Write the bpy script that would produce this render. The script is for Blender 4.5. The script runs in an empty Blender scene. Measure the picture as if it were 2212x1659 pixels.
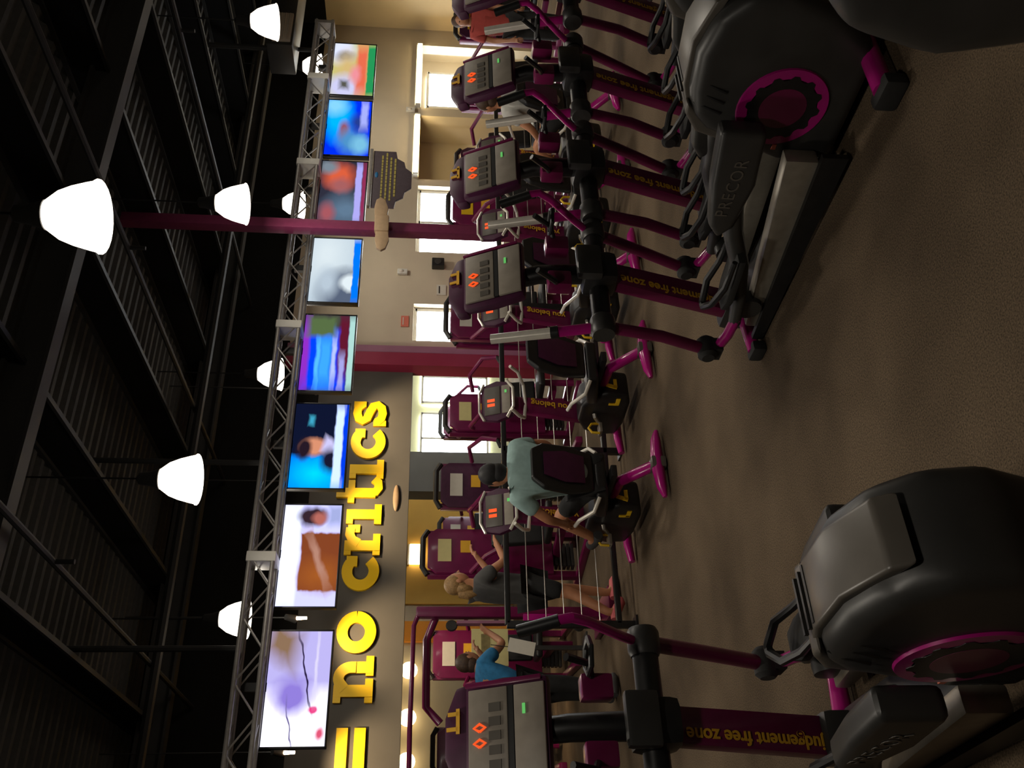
import bpy, bmesh, math, random
from mathutils import Vector, Matrix, Euler
random.seed(7)
R = math.radians
S = bpy.context.scene
C = S.collection

# ------------------------------------------------------------------ camera
# room frame: X runs along the row of televisions, Y towards them, Z up
YAW, PITCH, ROLL, FPX = R(31.0), R(5.2), R(1.4), 2000.0
CAM = Vector((0, 0, 1.9))
fw = Vector((math.sin(YAW) * math.cos(PITCH), math.cos(YAW) * math.cos(PITCH), -math.sin(PITCH)))
rt = Vector((math.cos(YAW), -math.sin(YAW), 0))
up = rt.cross(fw)
u_img = up * math.cos(ROLL) - rt * math.sin(ROLL)
r_img = rt * math.cos(ROLL) + up * math.sin(ROLL)
cx, cy, cz = -u_img, r_img, -fw          # the phone was held on its side: scene-up points to image-left
cam_d = bpy.data.cameras.new('camera')
cam_d.sensor_width = 36.0
cam_d.lens = FPX / 2212.0 * 36.0
cam_d.clip_start = 0.05
cam = bpy.data.objects.new('camera', cam_d)
cam.matrix_world = Matrix(((cx.x, cy.x, cz.x, CAM.x), (cx.y, cy.y, cz.y, CAM.y), (cx.z, cy.z, cz.z, CAM.z), (0, 0, 0, 1)))
C.objects.link(cam)
S.camera = cam

# ------------------------------------------------------------------ world and exposure
w = bpy.data.worlds.new('world'); S.world = w; w.use_nodes = True
w.node_tree.nodes['Background'].inputs[0].default_value = (0.55, 0.6, 0.7, 1)
w.node_tree.nodes['Background'].inputs[1].default_value = 0.05
S.view_settings.view_transform = 'Standard'
S.view_settings.look = 'None'
S.view_settings.gamma = 1.0
S.view_settings.use_curve_mapping = False
S.view_settings.exposure = 0.0
LAMP_POWER = 3.0
DOWN_POWER = 24.0
WINDOW_POWER = 14.0

# ------------------------------------------------------------------ materials
MATS = {}
def mat(name, col, rough=0.5, metal=0.0, noise=0.0, nscale=20.0, emit=None, estr=0.0, spec=0.5, bump=0.0, coat=0.0):
    m = bpy.data.materials.new(name); m.use_nodes = True
    nt = m.node_tree; b = nt.nodes['Principled BSDF']
    b.inputs['Base Color'].default_value = (*col, 1)
    b.inputs['Roughness'].default_value = rough
    b.inputs['Metallic'].default_value = metal
    b.inputs['Specular IOR Level'].default_value = spec
    if coat: b.inputs['Coat Weight'].default_value = coat; b.inputs['Coat Roughness'].default_value = 0.12
    if noise or bump:
        tc = nt.nodes.new('ShaderNodeTexCoord')
        nz = nt.nodes.new('ShaderNodeTexNoise'); nz.inputs['Scale'].default_value = nscale; nz.inputs['Detail'].default_value = 4
        nt.links.new(tc.outputs['Object'], nz.inputs['Vector'])
        if noise:
            rp = nt.nodes.new('ShaderNodeValToRGB')
            rp.color_ramp.elements[0].position = 0.3; rp.color_ramp.elements[1].position = 0.7
            rp.color_ramp.elements[0].color = (*[c * (1 - noise) for c in col], 1)
            rp.color_ramp.elements[1].color = (*[min(1, c * (1 + noise)) for c in col], 1)
            nt.links.new(nz.outputs['Fac'], rp.inputs['Fac']); nt.links.new(rp.outputs['Color'], b.inputs['Base Color'])
        if bump:
            bp = nt.nodes.new('ShaderNodeBump'); bp.inputs['Strength'].default_value = bump; bp.inputs['Distance'].default_value = 0.01
            nt.links.new(nz.outputs['Fac'], bp.inputs['Height']); nt.links.new(bp.outputs['Normal'], b.inputs['Normal'])
    if emit:
        b.inputs['Emission Color'].default_value = (*emit, 1); b.inputs['Emission Strength'].default_value = estr
    MATS[name] = m
    return m

mat('purple', (0.155, 0.006, 0.06), 0.34, noise=0.12, nscale=8, coat=0.25)
mat('pink', (0.42, 0.006, 0.19), 0.3, noise=0.1, nscale=8, coat=0.35)
mat('dark_purple', (0.055, 0.006, 0.035), 0.45, noise=0.15)
mat('charcoal', (0.035, 0.034, 0.032), 0.42, noise=0.15, nscale=6)
mat('black', (0.012, 0.012, 0.012), 0.4, noise=0.2)
mat('rubber', (0.016, 0.016, 0.015), 0.75, noise=0.2)
mat('grey_plastic', (0.105, 0.093, 0.078), 0.36, noise=0.1, nscale=10)
mat('panel_grey', (0.27, 0.235, 0.19), 0.45, noise=0.12, nscale=14)
mat('silver', (0.78, 0.74, 0.65), 0.3, 0.25, noise=0.06)
mat('steel', (0.5, 0.47, 0.42), 0.3, 0.8, noise=0.06)
mat('alu', (0.34, 0.32, 0.295), 0.45, 0.35, noise=0.1)
mat('yellow', (0.8, 0.5, 0.01), 0.5, noise=0.05)
mat('ochre', (0.85, 0.46, 0.03), 0.5, noise=0.05)
mat('led', (0.3, 0.02, 0.0), 0.4, emit=(1.0, 0.1, 0.015), estr=.9)
mat('led_green', (0.02, 0.2, 0.02), 0.4, emit=(0.2, 0.8, 0.2), estr=0.5)
mat('skin', (0.42, 0.19, 0.1), 0.5, noise=0.06)
mat('skin_tan', (0.5, 0.22, 0.11), 0.5, noise=0.06)
mat('cloth_teal', (0.3, 0.44, 0.42), 0.85, noise=0.1, bump=0.1)
mat('cloth_grey', (0.075, 0.073, 0.07), 0.9, noise=0.1)
mat('cloth_black', (0.014, 0.014, 0.014), 0.9, noise=0.15)
mat('cloth_blue', (0.02, 0.16, 0.34), 0.85, noise=0.2)
mat('cloth_white', (0.55, 0.54, 0.5), 0.85, noise=0.06)
mat('cloth_red', (0.36, 0.05, 0.04), 0.85, noise=0.1)
mat('cloth_olive', (0.25, 0.2, 0.08), 0.9, noise=0.2)
mat('hair_black', (0.012, 0.011, 0.012), 0.6, noise=0.3, nscale=60)
mat('hair_blond', (0.3, 0.17, 0.06), 0.6, noise=0.3, nscale=60)
mat('hair_brown', (0.06, 0.03, 0.015), 0.6, noise=0.3, nscale=60)
mat('shoe_pink', (0.6, 0.12, 0.13), 0.6, noise=0.1)
mat('shoe_dark', (0.05, 0.05, 0.05), 0.6, noise=0.1)
mat('eye', (0.05, 0.03, 0.02), 0.2)
mat('cream', (0.66, 0.57, 0.42), 0.85, noise=0.03, nscale=3)
mat('beige', (0.5, 0.42, 0.29), 0.85, noise=0.03, nscale=3)
mat('grey_wall', (0.105, 0.098, 0.085), 0.85, noise=0.05, nscale=3)
mat('black_wall', (0.016, 0.016, 0.015), 0.95, noise=0.1, nscale=3, spec=0.05)
mat('gold_wall', (0.6, 0.36, 0.08), 0.85, noise=0.05, nscale=3)
mat('orange_wall', (0.75, 0.27, 0.02), 0.8, noise=0.05, nscale=3)
mat('pale_wall', (0.62, 0.62, 0.4), 0.85, noise=0.03, nscale=3)
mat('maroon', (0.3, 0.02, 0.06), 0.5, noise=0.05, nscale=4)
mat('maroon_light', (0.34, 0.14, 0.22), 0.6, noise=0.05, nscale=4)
mat('deck', (0.085, 0.083, 0.078), 0.9, spec=0.1, noise=.1)
mat('cream_lamplit', (0.64, 0.5, 0.29), 0.85, noise=0.03, nscale=3)  # cream tinted yellow: warm lamp light on the right wall put into its colour
mat('dull_rail', (0.3, 0.27, 0.22), 0.35, 0.4, noise=0.1)
mat('post_purple', (0.17, 0.02, 0.068), 0.5, noise=.08)
mat('deck_black', (0.012, 0.012, 0.012), 0.95, spec=0.05, noise=.1)
mat('joist', (0.02, 0.02, 0.019), 0.6, noise=0.1, nscale=4)
mat('beam', (0.035, 0.033, 0.03), 0.6, noise=0.1, nscale=4)
mat('white_paint', (0.75, 0.73, 0.66), 0.5, noise=0.03)
mat('tan_paint', (0.42, 0.29, 0.17), 0.6, noise=0.08)
mat('paper', (0.72, 0.68, 0.58), 0.8, noise=0.03)
mat('paper_yellow', (0.7, 0.62, 0.28), 0.8, noise=0.03)
mat('paper_red', (0.75, 0.2, 0.13), 0.7, noise=0.03)
mat('sign_plum', (0.1, 0.075, 0.09), 0.6, noise=0.1)
mat('sign_text', (0.5, 0.42, 0.1), 0.6)
mat('blue_mark', (0.03, 0.2, 0.45), 0.5)
mat('lamp_glow', (1, 1, 1), 0.4, emit=(1.0, 0.9, 0.76), estr=LAMP_POWER)
mat('spot_glow', (1, 1, 1), 0.4, emit=(1.0, 0.62, 0.35), estr=30)
mat('cove_glow', (1, 1, 1), 0.4, emit=(1.0, 0.78, 0.4), estr=22)
mat('globe_glow', (1, 1, 1), 0.4, emit=(1.0, 0.78, 0.42), estr=5)
mat('window_glow', (1, 1, 1), 0.2, emit=(0.9, 0.96, 1.0), estr=WINDOW_POWER)
mat('diffuser', (0.5, 0.42, 0.33), 0.6, noise=0.05)

def carpet():
    m = bpy.data.materials.new('carpet'); m.use_nodes = True; nt = m.node_tree; b = nt.nodes['Principled BSDF']
    b.inputs['Roughness'].default_value = 0.95; b.inputs['Specular IOR Level'].default_value = 0.1
    tc = nt.nodes.new('ShaderNodeTexCoord')
    n1 = nt.nodes.new('ShaderNodeTexNoise'); n1.inputs['Scale'].default_value = 0.9; n1.inputs['Detail'].default_value = 3
    n2 = nt.nodes.new('ShaderNodeTexNoise'); n2.inputs['Scale'].default_value = 140; n2.inputs['Detail'].default_value = 3
    for n in (n1, n2): nt.links.new(tc.outputs['Object'], n.inputs['Vector'])
    r1 = nt.nodes.new('ShaderNodeValToRGB'); r1.color_ramp.elements[0].position = 0.38; r1.color_ramp.elements[1].position = 0.62
    r1.color_ramp.elements[0].color = (0.085, 0.063, 0.042, 1); r1.color_ramp.elements[1].color = (0.15, 0.112, 0.074, 1)
    r2 = nt.nodes.new('ShaderNodeValToRGB'); r2.color_ramp.elements[0].position = 0.3; r2.color_ramp.elements[1].position = 0.7
    r2.color_ramp.elements[0].color = (0.45, 0.45, 0.45, 1); r2.color_ramp.elements[1].color = (1.35, 1.3, 1.25, 1)
    nt.links.new(n1.outputs['Fac'], r1.inputs['Fac']); nt.links.new(n2.outputs['Fac'], r2.inputs['Fac'])
    mx = nt.nodes.new('ShaderNodeMix'); mx.data_type = 'RGBA'; mx.blend_type = 'MULTIPLY'; mx.inputs[0].default_value = 1
    nt.links.new(r1.outputs['Color'], mx.inputs[6]); nt.links.new(r2.outputs['Color'], mx.inputs[7])
    nt.links.new(mx.outputs[2], b.inputs['Base Color'])
    bp = nt.nodes.new('ShaderNodeBump'); bp.inputs['Strength'].default_value = 0.5; bp.inputs['Distance'].default_value = 0.006
    nt.links.new(n2.outputs['Fac'], bp.inputs['Height']); nt.links.new(bp.outputs['Normal'], b.inputs['Normal'])
    MATS['carpet'] = m
carpet()

def picture(name, base, shapes, strength=1.0):
    """an emissive screen picture made of soft rectangles and ellipses in UV space (x right, y down, 0..1)"""
    m = bpy.data.materials.new(name); m.use_nodes = True; nt = m.node_tree
    for n in list(nt.nodes): nt.nodes.remove(n)
    out = nt.nodes.new('ShaderNodeOutputMaterial'); em = nt.nodes.new('ShaderNodeEmission'); em.inputs[1].default_value = strength
    nt.links.new(em.outputs[0], out.inputs[0])
    uv = nt.nodes.new('ShaderNodeUVMap'); nz = nt.nodes.new('ShaderNodeTexNoise'); nz.inputs['Scale'].default_value = 5
    nt.links.new(uv.outputs[0], nz.inputs['Vector'])
    def math_(op, a, b=None, clamp=False):
        n = nt.nodes.new('ShaderNodeMath'); n.operation = op; n.use_clamp = clamp
        for i, v in enumerate((a, b)):
            if v is None: continue
            if isinstance(v, (int, float)): n.inputs[i].default_value = v
            else: nt.links.new(v, n.inputs[i])
        return n.outputs[0]
    wob = math_('MULTIPLY', math_('SUBTRACT', nz.outputs['Fac'], 0.5), 0.08)
    sep = nt.nodes.new('ShaderNodeSeparateXYZ'); nt.links.new(uv.outputs[0], sep.inputs[0])
    X = math_('ADD', sep.outputs[0], wob); Y = math_('ADD', math_('SUBTRACT', 1.0, sep.outputs[1]), wob)
    cur = None
    for kind, x, y, rx, ry, rot, soft, col in shapes:
        dx = math_('SUBTRACT', X, x); dy = math_('SUBTRACT', Y, y); c, s = math.cos(R(rot)), math.sin(R(rot))
        a = math_('DIVIDE', math_('ADD', math_('MULTIPLY', dx, c), math_('MULTIPLY', dy, s)), rx)
        b = math_('DIVIDE', math_('SUBTRACT', math_('MULTIPLY', dy, c), math_('MULTIPLY', dx, s)), ry)
        if kind == 'e': d = math_('SQRT', math_('ADD', math_('MULTIPLY', a, a), math_('MULTIPLY', b, b)))
        else: d = math_('MAXIMUM', math_('ABSOLUTE', a), math_('ABSOLUTE', b))
        msk = math_('DIVIDE', math_('SUBTRACT', 1 + soft, d), 2 * soft, True)
        mx = nt.nodes.new('ShaderNodeMix'); mx.data_type = 'RGBA'
        nt.links.new(msk, mx.inputs[0])
        if cur is None: mx.inputs[6].default_value = (*base, 1)
        else: nt.links.new(cur, mx.inputs[6])
        mx.inputs[7].default_value = (*col, 1); cur = mx.outputs[2]
    nt.links.new(cur, em.inputs[0])
    MATS[name] = m
    return m

# ------------------------------------------------------------------ mesh helpers
class MB:
    def __init__(self): self.bm = bmesh.new(); self.M = Matrix()
    def at(self, M): self.M = M; return self
    def v(self, p): return self.bm.verts.new(self.M @ Vector(p))
    def box(self, c, s, rot=(0, 0, 0)):
        E = Euler(rot).to_matrix(); vs = []
        for i in (-.5, .5):
            for j in (-.5, .5):
                for k in (-.5, .5): vs.append(self.v(Vector(c) + E @ Vector((i * s[0], j * s[1], k * s[2]))))
        for f in ((0, 1, 3, 2), (4, 6, 7, 5), (0, 4, 5, 1), (2, 3, 7, 6), (0, 2, 6, 4), (1, 5, 7, 3)): self.bm.faces.new([vs[i] for i in f])
        return self
    def tube(self, pts, r, seg=8, caps=True, flat=1.0):
        pts = [Vector(p) for p in pts]; rings = []; n0 = None
        for i, p in enumerate(pts):
            t = (pts[min(i + 1, len(pts) - 1)] - pts[max(i - 1, 0)]).normalized()
            if n0 is None: n0 = t.orthogonal() if abs(t.x) > 0.9 else t.cross(Vector((1, 0, 0)))
            n0 = (n0 - t * n0.dot(t)).normalized(); b = t.cross(n0)
            rr = r[i] if isinstance(r, (list, tuple)) else r
            rings.append([self.v(p + n0 * math.cos(2 * math.pi * k / seg) * rr * flat + b * math.sin(2 * math.pi * k / seg) * rr) for k in range(seg)])
        for a, b in zip(rings, rings[1:]):
            for k in range(seg): self.bm.faces.new((a[k], a[(k + 1) % seg], b[(k + 1) % seg], b[k]))
        if caps: self.bm.faces.new(list(reversed(rings[0]))); self.bm.faces.new(rings[-1])
        return self
    def prism(self, outline, f, d0, d1):
        """outline of 2D points mapped by f(a, b, depth)"""
        A = [self.v(f(a, b, d0)) for a, b in outline]; B = [self.v(f(a, b, d1)) for a, b in outline]; n = len(outline)
        self.bm.faces.new(A); self.bm.faces.new(list(reversed(B)))
        for i in range(n): self.bm.faces.new((A[i], B[i], B[(i + 1) % n], A[(i + 1) % n]))
        return self
    def lathe(self, prof, seg=24, axis='z', o=(0, 0, 0)):
        o = Vector(o); rings = []
        for r, h in prof:
            ring = []
            for k in range(seg):
                a = 2 * math.pi * k / seg; p = (r * math.cos(a), r * math.sin(a), h)
                if axis == 'x': p = (h, p[0], p[1])
                if axis == 'y': p = (p[1], h, p[0])
                ring.append(self.v(o + Vector(p)))
            rings.append(ring)
        for a, b in zip(rings, rings[1:]):
            for k in range(seg): self.bm.faces.new((a[k], a[(k + 1) % seg], b[(k + 1) % seg], b[k]))
        self.bm.faces.new(rings[0]); self.bm.faces.new(rings[-1])
        return self
    def ball(self, c, r, seg=14, rings=8):
        c = Vector(c); rr = (r, r, r) if isinstance(r, (int, float)) else r; rows = []
        for i in range(1, rings):
            th = math.pi * i / rings
            rows.append([self.v(c + Vector((rr[0] * math.sin(th) * math.cos(2 * math.pi * k / seg), rr[1] * math.sin(th) * math.sin(2 * math.pi * k / seg), rr[2] * math.cos(th)))) for k in range(seg)])
        t = self.v(c + Vector((0, 0, rr[2]))); b = self.v(c - Vector((0, 0, rr[2])))
        for k in range(seg):
            self.bm.faces.new((t, rows[0][k], rows[0][(k + 1) % seg])); self.bm.faces.new((b, rows[-1][(k + 1) % seg], rows[-1][k]))
        for x, y in zip(rows, rows[1:]):
            for k in range(seg): self.bm.faces.new((x[k], y[k], y[(k + 1) % seg], x[(k + 1) % seg]))
        return self
    def obj(self, name, m, parent=None, bevel=0.0, smooth=True, seg=2):
        bmesh.ops.recalc_face_normals(self.bm, faces=self.bm.faces)
        if bevel:
            bmesh.ops.bevel(self.bm, geom=[e for e in self.bm.edges if len(e.link_faces) == 2 and e.calc_face_angle(0) > R(25)], offset=bevel, segments=seg, affect='EDGES', profile=0.6, clamp_overlap=True)
        me = bpy.data.meshes.new(name); self.bm.to_mesh(me); self.bm.free()
        me.materials.append(MATS[m] if isinstance(m, str) else m)
        if smooth: me.shade_smooth(); me.set_sharp_from_angle(angle=R(38))
        o = bpy.data.objects.new(name, me); C.objects.link(o)
        if parent is not None: o.parent = parent
        return o

def tag(o, label=None, cat=None, group=None, kind=None):
    if label: o['label'] = label
    if cat: o['category'] = cat
    if group: o['group'] = group
    if kind: o['kind'] = kind
    return o
def thing(name, label, cat, loc=(0, 0, 0), rz=0.0, group=None):
    o = bpy.data.objects.new(name, None); C.objects.link(o); o.location = loc; o.rotation_euler = (0, 0, rz); o.empty_display_size = 0.1
    return tag(o, label, cat, group)
def dup(root, parent=None):
    c = root.copy(); C.objects.link(c); c.parent = parent
    for ch in list(root.children): dup(ch, c)
    return c
def struct(o): o['kind'] = 'structure'; return o
def text_mesh(txt, size, name, m, parent, M, depth=0.002, spacing=1.0, bold=0.0):
    cu = bpy.data.curves.new('t', 'FONT'); cu.body = txt; cu.size = size; cu.extrude = depth; cu.align_x = 'CENTER'; cu.align_y = 'CENTER'; cu.space_character = spacing; cu.offset = bold; cu.resolution_u = 3
    o = bpy.data.objects.new('t', cu); C.objects.link(o)
    me = bpy.data.meshes.new_from_object(o.evaluated_get(bpy.context.evaluated_depsgraph_get()))
    bpy.data.objects.remove(o); bpy.data.curves.remove(cu)
    me.transform(M); me.materials.clear(); me.materials.append(MATS[m]); me.name = name
    ob = bpy.data.objects.new(name, me); C.objects.link(ob); ob.parent = parent
    return ob
def frame(o, x, y):
    """matrix with origin o, local x and y axes given"""
    x = Vector(x).normalized(); y = Vector(y); y = (y - x * y.dot(x)).normalized(); z = x.cross(y); o = Vector(o)
    return Matrix(((x.x, y.x, z.x, o.x), (x.y, y.y, z.y, o.y), (x.z, y.z, z.z, o.z), (0, 0, 0, 1)))

# ------------------------------------------------------------------ the shell
XL, XR, YN, YB, YF, ZC = -7.0, 15.2, -5.0, 12.0, 19.0, 5.3
struct(MB().box(((XL + 16.5) / 2, (YN + YF) / 2, -0.05), (16.5 - XL, YF - YN, 0.1)).obj('floor', 'carpet', smooth=False))
ceil = struct(MB().box(((XL + XR) / 2, (YN + YB) / 2, ZC + 0.1), (XR - XL + .4, YB - YN + .4, 0.1)).obj('ceiling', 'deck', smooth=False))
# corrugated deck: ribs run along X, the joists under them along Y
rib = MB()
k = YN
while k < YB:
    rib.prism([(k, ZC + .06), (k + .03, ZC), (k + .09, ZC), (k + .12, ZC + .06)], lambda a, b, d: (d, a, b), XL, XR); k += .19
deck = rib.obj('deck_rib', 'deck', ceil, smooth=False); deck['kind'] = 'stuff'
jm = MB(); wm = MB()
jm.box((0, (YN + YB) / 2, 4.92), (.045, YB - YN, .03)).box((0, (YN + YB) / 2, 5.28), (.07, YB - YN, .04))
yy = YN + .1
while yy < YB - .3:
    wm.box((0, yy + .45, 5.1), (.008, .9, .33)); yy += .9
jo = jm.obj('roof_joist', 'joist', ceil, smooth=False)
wo = wm.obj('joist_web', 'deck_black', jo, smooth=False)
for i in range(1, 10):
    c = jo.copy(); C.objects.link(c); c.location.x = .6 + 1.6 * i; d = wo.copy(); C.objects.link(d); d.parent = c
jo.location.x = .6
for y, z in ((6.2, 4.75), (.4, 4.75), (11.3, 4.75)):
    MB().box(((XL + XR) / 2, y, z), (XR - XL, .16, .03)).box(((XL + XR) / 2, y, z + .3), (XR - XL, .16, .03)).box(((XL + XR) / 2, y, z + .15), (XR - XL, .03, .3)).obj('roof_beam', 'beam', ceil, smooth=False)
pipe = MB().tube([(XL, 9.9, 4.6), (XR, 9.9, 4.6)], .05).obj('sprinkler_pipe', 'joist', ceil)
for xx in (2.5, 5.5, 8.5): MB().tube([(xx, YN, 4.66), (xx, YB, 4.66)], .028).tube([(xx, 6.9, 4.66), (xx, 6.9, 4.5)], .02).obj('sprinkler_pipe', 'joist', ceil)

wr = struct(MB().box((XR + .1, (YN + YB) / 2, 2.0), (.2, YB - YN, 4.0)).obj('wall_right', 'cream_lamplit', smooth=False))
MB().box((XR + .1, (YN + YB) / 2, 4.7), (.24, YB - YN, 1.4)).obj('upper_band', 'black_wall', wr, smooth=False)
struct(MB().box((XL - .1, (YN + YF) / 2, 2.7), (.2, YF - YN, 5.4)).obj('wall_left', 'grey_wall', smooth=False))
struct(MB().box(((XL + XR) / 2, YN - .1, 2.7), (XR - XL, .2, 5.4)).obj('wall_front', 'grey_wall', smooth=False))
# back wall: cream right of the maroon pilaster, a dark bulkhead left of it
HEAD = 2.15
OPEN = [(7.95, 8.65), (9.7, 11.15), (11.3, 12.85), (13.05, 14.75)]
bm = MB(); xs = 7.57
for a, b in OPEN: bm.box(((xs + a) / 2, YB + .1, HEAD / 2), (a - xs, .2, HEAD)); xs = b
bm.box(((xs + XR) / 2, YB + .1, HEAD / 2), (XR - xs, .2, HEAD)); bm.box(((7.57 + XR) / 2, YB + .1, (HEAD + 4) / 2), (XR - 7.57, .2, 4 - HEAD))
wb = struct(bm.obj('wall_back', 'cream', smooth=False))
MB().box(((7.57 + XR) / 2, YB + .1, 4.7), (XR - 7.57, .24, 1.4)).obj('upper_band', 'black_wall', wb, smooth=False)
for a, b in ((9.7, 11.15), (7.95, 8.65)):                                   # sills below the two big windows
    MB().box(((a + b) / 2, YB + .1, .35), (b - a, .2, .7)).obj('window_apron', 'cream', wb, smooth=False)
blk = struct(MB().box(((XL + 7.57) / 2, YB + .15, (2.13 + 5.4) / 2), (7.57 - XL, .3, 5.4 - 2.13)).obj('wall_bulkhead', 'grey_wall', smooth=False))
MB().box(((XL + 7.57) / 2, YB + .15, 4.45), (7.57 - XL, .34, 1.9)).obj('upper_band', 'black_wall', blk, smooth=False)
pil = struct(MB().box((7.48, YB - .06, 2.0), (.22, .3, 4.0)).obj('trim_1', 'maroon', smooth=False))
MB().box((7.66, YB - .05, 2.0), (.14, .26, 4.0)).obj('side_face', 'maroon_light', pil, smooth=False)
# recesses behind the openings
rec = struct(MB().box((13.2, YB + .75, 1.2), (3.95, .1, 2.4)).box((11.2, YB + .45, 1.2), (.1, .6, 2.4)).box((15.2, YB + .45, 1.2), (.1, .6, 2.4)).box((12.95, YB + .45, 1.2), (.12, .5, 2.4)).box((13.2, YB + .45, 2.35), (3.95, .6, .1)).obj('wall_recess', 'cream', smooth=False))
def window(n, x0, x1, y, z0, z1, bars=1):
    g = MB().box(((x0 + x1) / 2, y, (z0 + z1) / 2), (x1 - x0, .02, z1 - z0)).obj('window_%d' % n, 'window_glow', smooth=False); struct(g)
    f = MB()
    for z in (z0, z1): f.box(((x0 + x1) / 2, y - .02, z), (x1 - x0 + .06, .06, .05))
    for x in [x0 + (x1 - x0) * i / (bars + 1) for i in range(bars + 2)]: f.box((x, y - .02, (z0 + z1) / 2), (.05, .06, z1 - z0))
    f.obj('window_frame', 'white_paint', g, smooth=False)
window(1, 13.75, 14.7, YB + .66, .9, 2.04, 0)
window(2, 9.74, 11.11, YB + .16, .72, 2.12, 1)
window(3, 7.99, 8.61, YB + .16, .72, 2.12, 0)
window(4, 9.2, 10.5, YF - .06, .5, 2.02, 1)
window(5, 10.8, 12.2, YF - .06, .5, 2.02, 1)
# the room beyond the bulkhead
fb = struct(MB().box(((XL + 8.7) / 2, YF + .1, 1.5), (8.7 - XL, .2, 3.0)).obj('wall_far', 'beige', smooth=False))
MB().box((7.25, YF - .03, 1.5), (2.5, .06, 3.0)).obj('gold_panel', 'gold_wall', fb, smooth=False)
MB().box((5.42, YF - .04, 1.5), (.42, .08, 3.0)).obj('orange_panel', 'orange_wall', fb, smooth=False)
struct(MB().box((12.6, YF + .1, 1.5), (7.8, .2, 3.0)).obj('wall_far_window', 'pale_wall', smooth=False))
struct(MB().box((7.92, YF - 2.2, 1.4), (.86, .4, 2.79)).obj('wall_pier', 'grey_wall', smooth=False))
struct(MB().box((16.6, 16, 1.5), (.2, 8, 3.0)).obj('wall_far_right', 'pale_wall', smooth=False))
struct(MB().box((4.8, (YB + YF) / 2 + .3, 2.85), (23.6, YF - YB, .1)).obj('ceiling_far', 'cream', smooth=False))

# ------------------------------------------------------------------ lamps
def high_bay():
    t = thing('pendant_lamp', 'x', 'lamp', group='glowing bell shaped pendant lamps under the black ceiling')
    prof = [(.085, .29), (.1, .27), (.14, .215), (.17, .14), (.193, .055), (.205, 0), (.198, 0), (.15, .2), (.07, .36), (.01, .37)]
    MB().lathe(prof[:6] + [(.2, -.005), (.01, .03)], 28).obj('glass_bell', 'lamp_glow', t)
    MB().lathe([(.02, .48), (.05, .46), (.06, .38), (.088, .295), (.02, .28)], 18).obj('ballast_cap', 'charcoal', t)
    MB().tube([(0, 0, .46), (0, 0, 1.58)], .008).obj('hanger_rod', 'black', t)
    MB().tube([(.207 * math.cos(i * math.pi / 12), .207 * math.sin(i * math.pi / 12), 0) for i in range(25)], .006, 6).obj('rim', 'lamp_glow', t)
    ld = bpy.data.lights.new('lamp_beam', 'AREA'); ld.shape = 'DISK'; ld.size = .36; ld.energy = DOWN_POWER; ld.color = (1.0, .91, .78)
    lo = bpy.data.objects.new('lamp_beam', ld); C.objects.link(lo); lo.parent = t; lo.location = (0, 0, -.02)
    return t
LAMPS = [((3.56, 4.2), 'big glowing bell lamp, the nearest, above the top of the purple post'),
         ((3.3, 7.14), 'glowing bell lamp alone above the truss near the blue news television'),
         ((3.02, 10.08), 'glowing bell lamp half hidden by the truss above the lavender television'),
         ((6.27, 10.34), 'glowing bell lamp half hidden by the truss beside its white collar'),
         ((6.42, 7.29), 'glowing bell lamp beside the purple post, larger of the two below the big one'),
         ((9.26, 10.47), 'small glowing bell lamp beside the purple post, touching the truss'),
         ((9.3, 7.36), 'glowing bell lamp in front of the grey hanging duct'),
         ((12.35, 10.6), 'small glowing bell lamp at the far end of the truss'),
         ((.35, 4.2), 'added unseen bell lamp out of frame to the left, for more light'), ((.3, 7.2), 'added unseen bell lamp beyond the left edge, for more light'), ((6.6, 4.2), 'added unseen bell lamp out of frame above the last elliptical, for more light'), ((9.6, 4.2), 'added unseen bell lamp out of frame to the far right, for more light'), ((.3, 1.15), 'added unseen bell lamp overhead, lighting the nearest machine')]  # last five bells added outside the view to light floor and near machines
lamp0 = high_bay()
for i, ((x, y), lb) in enumerate(LAMPS):
    o = lamp0 if i == 0 else dup(lamp0)
    o.location = (x, y, 3.77); o['label'] = lb
for x, lb in ((6.4, 'small lit spotlight between the blue weather and news televisions'), (5.04, 'small lit spotlight between the news and the brown televisions'),
              (3.29, 'small lit spotlight between the brown and the lavender televisions'), (1.8, 'small lit spotlight left of the lavender television')):
    t = thing('spotlight', lb, 'spotlight', (x, 11.0, 3.37), group='spotlights aimed at the grey sign wall')
    M = frame((0, 0, 0), (1, 0, 0), (0, -.75, .66)); d = (M @ Vector((0, 0, 1))); d = Vector((0, .66, -.75))
    MB().tube([Vector((0, 0, 0)) - d * .02, Vector((0, 0, 0)) - d * .16], [.05, .035], 12).obj('housing', 'charcoal', t)
    MB().tube([Vector((0, -.05, .0)) , Vector((0, -.06, -.12))], [.022, .016], 8).obj('bulb', 'spot_glow', t)
    MB().tube([-d * .12, -d * .12 + Vector((0, 0, 1.85))], .008, 6).obj('stem', 'charcoal', t)
    ld = bpy.data.lights.new('spot_beam', 'SPOT'); ld.energy = 170; ld.color = (1, .72, .42); ld.spot_size = R(70); ld.spot_blend = .8; ld.shadow_soft_size = .04
    lo = bpy.data.objects.new('spot_beam', ld); C.objects.link(lo); lo.parent = t; lo.location = (0, .05, -.05)
    lo.rotation_euler = d.to_track_quat('-Z', 'Y').to_euler()
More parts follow.
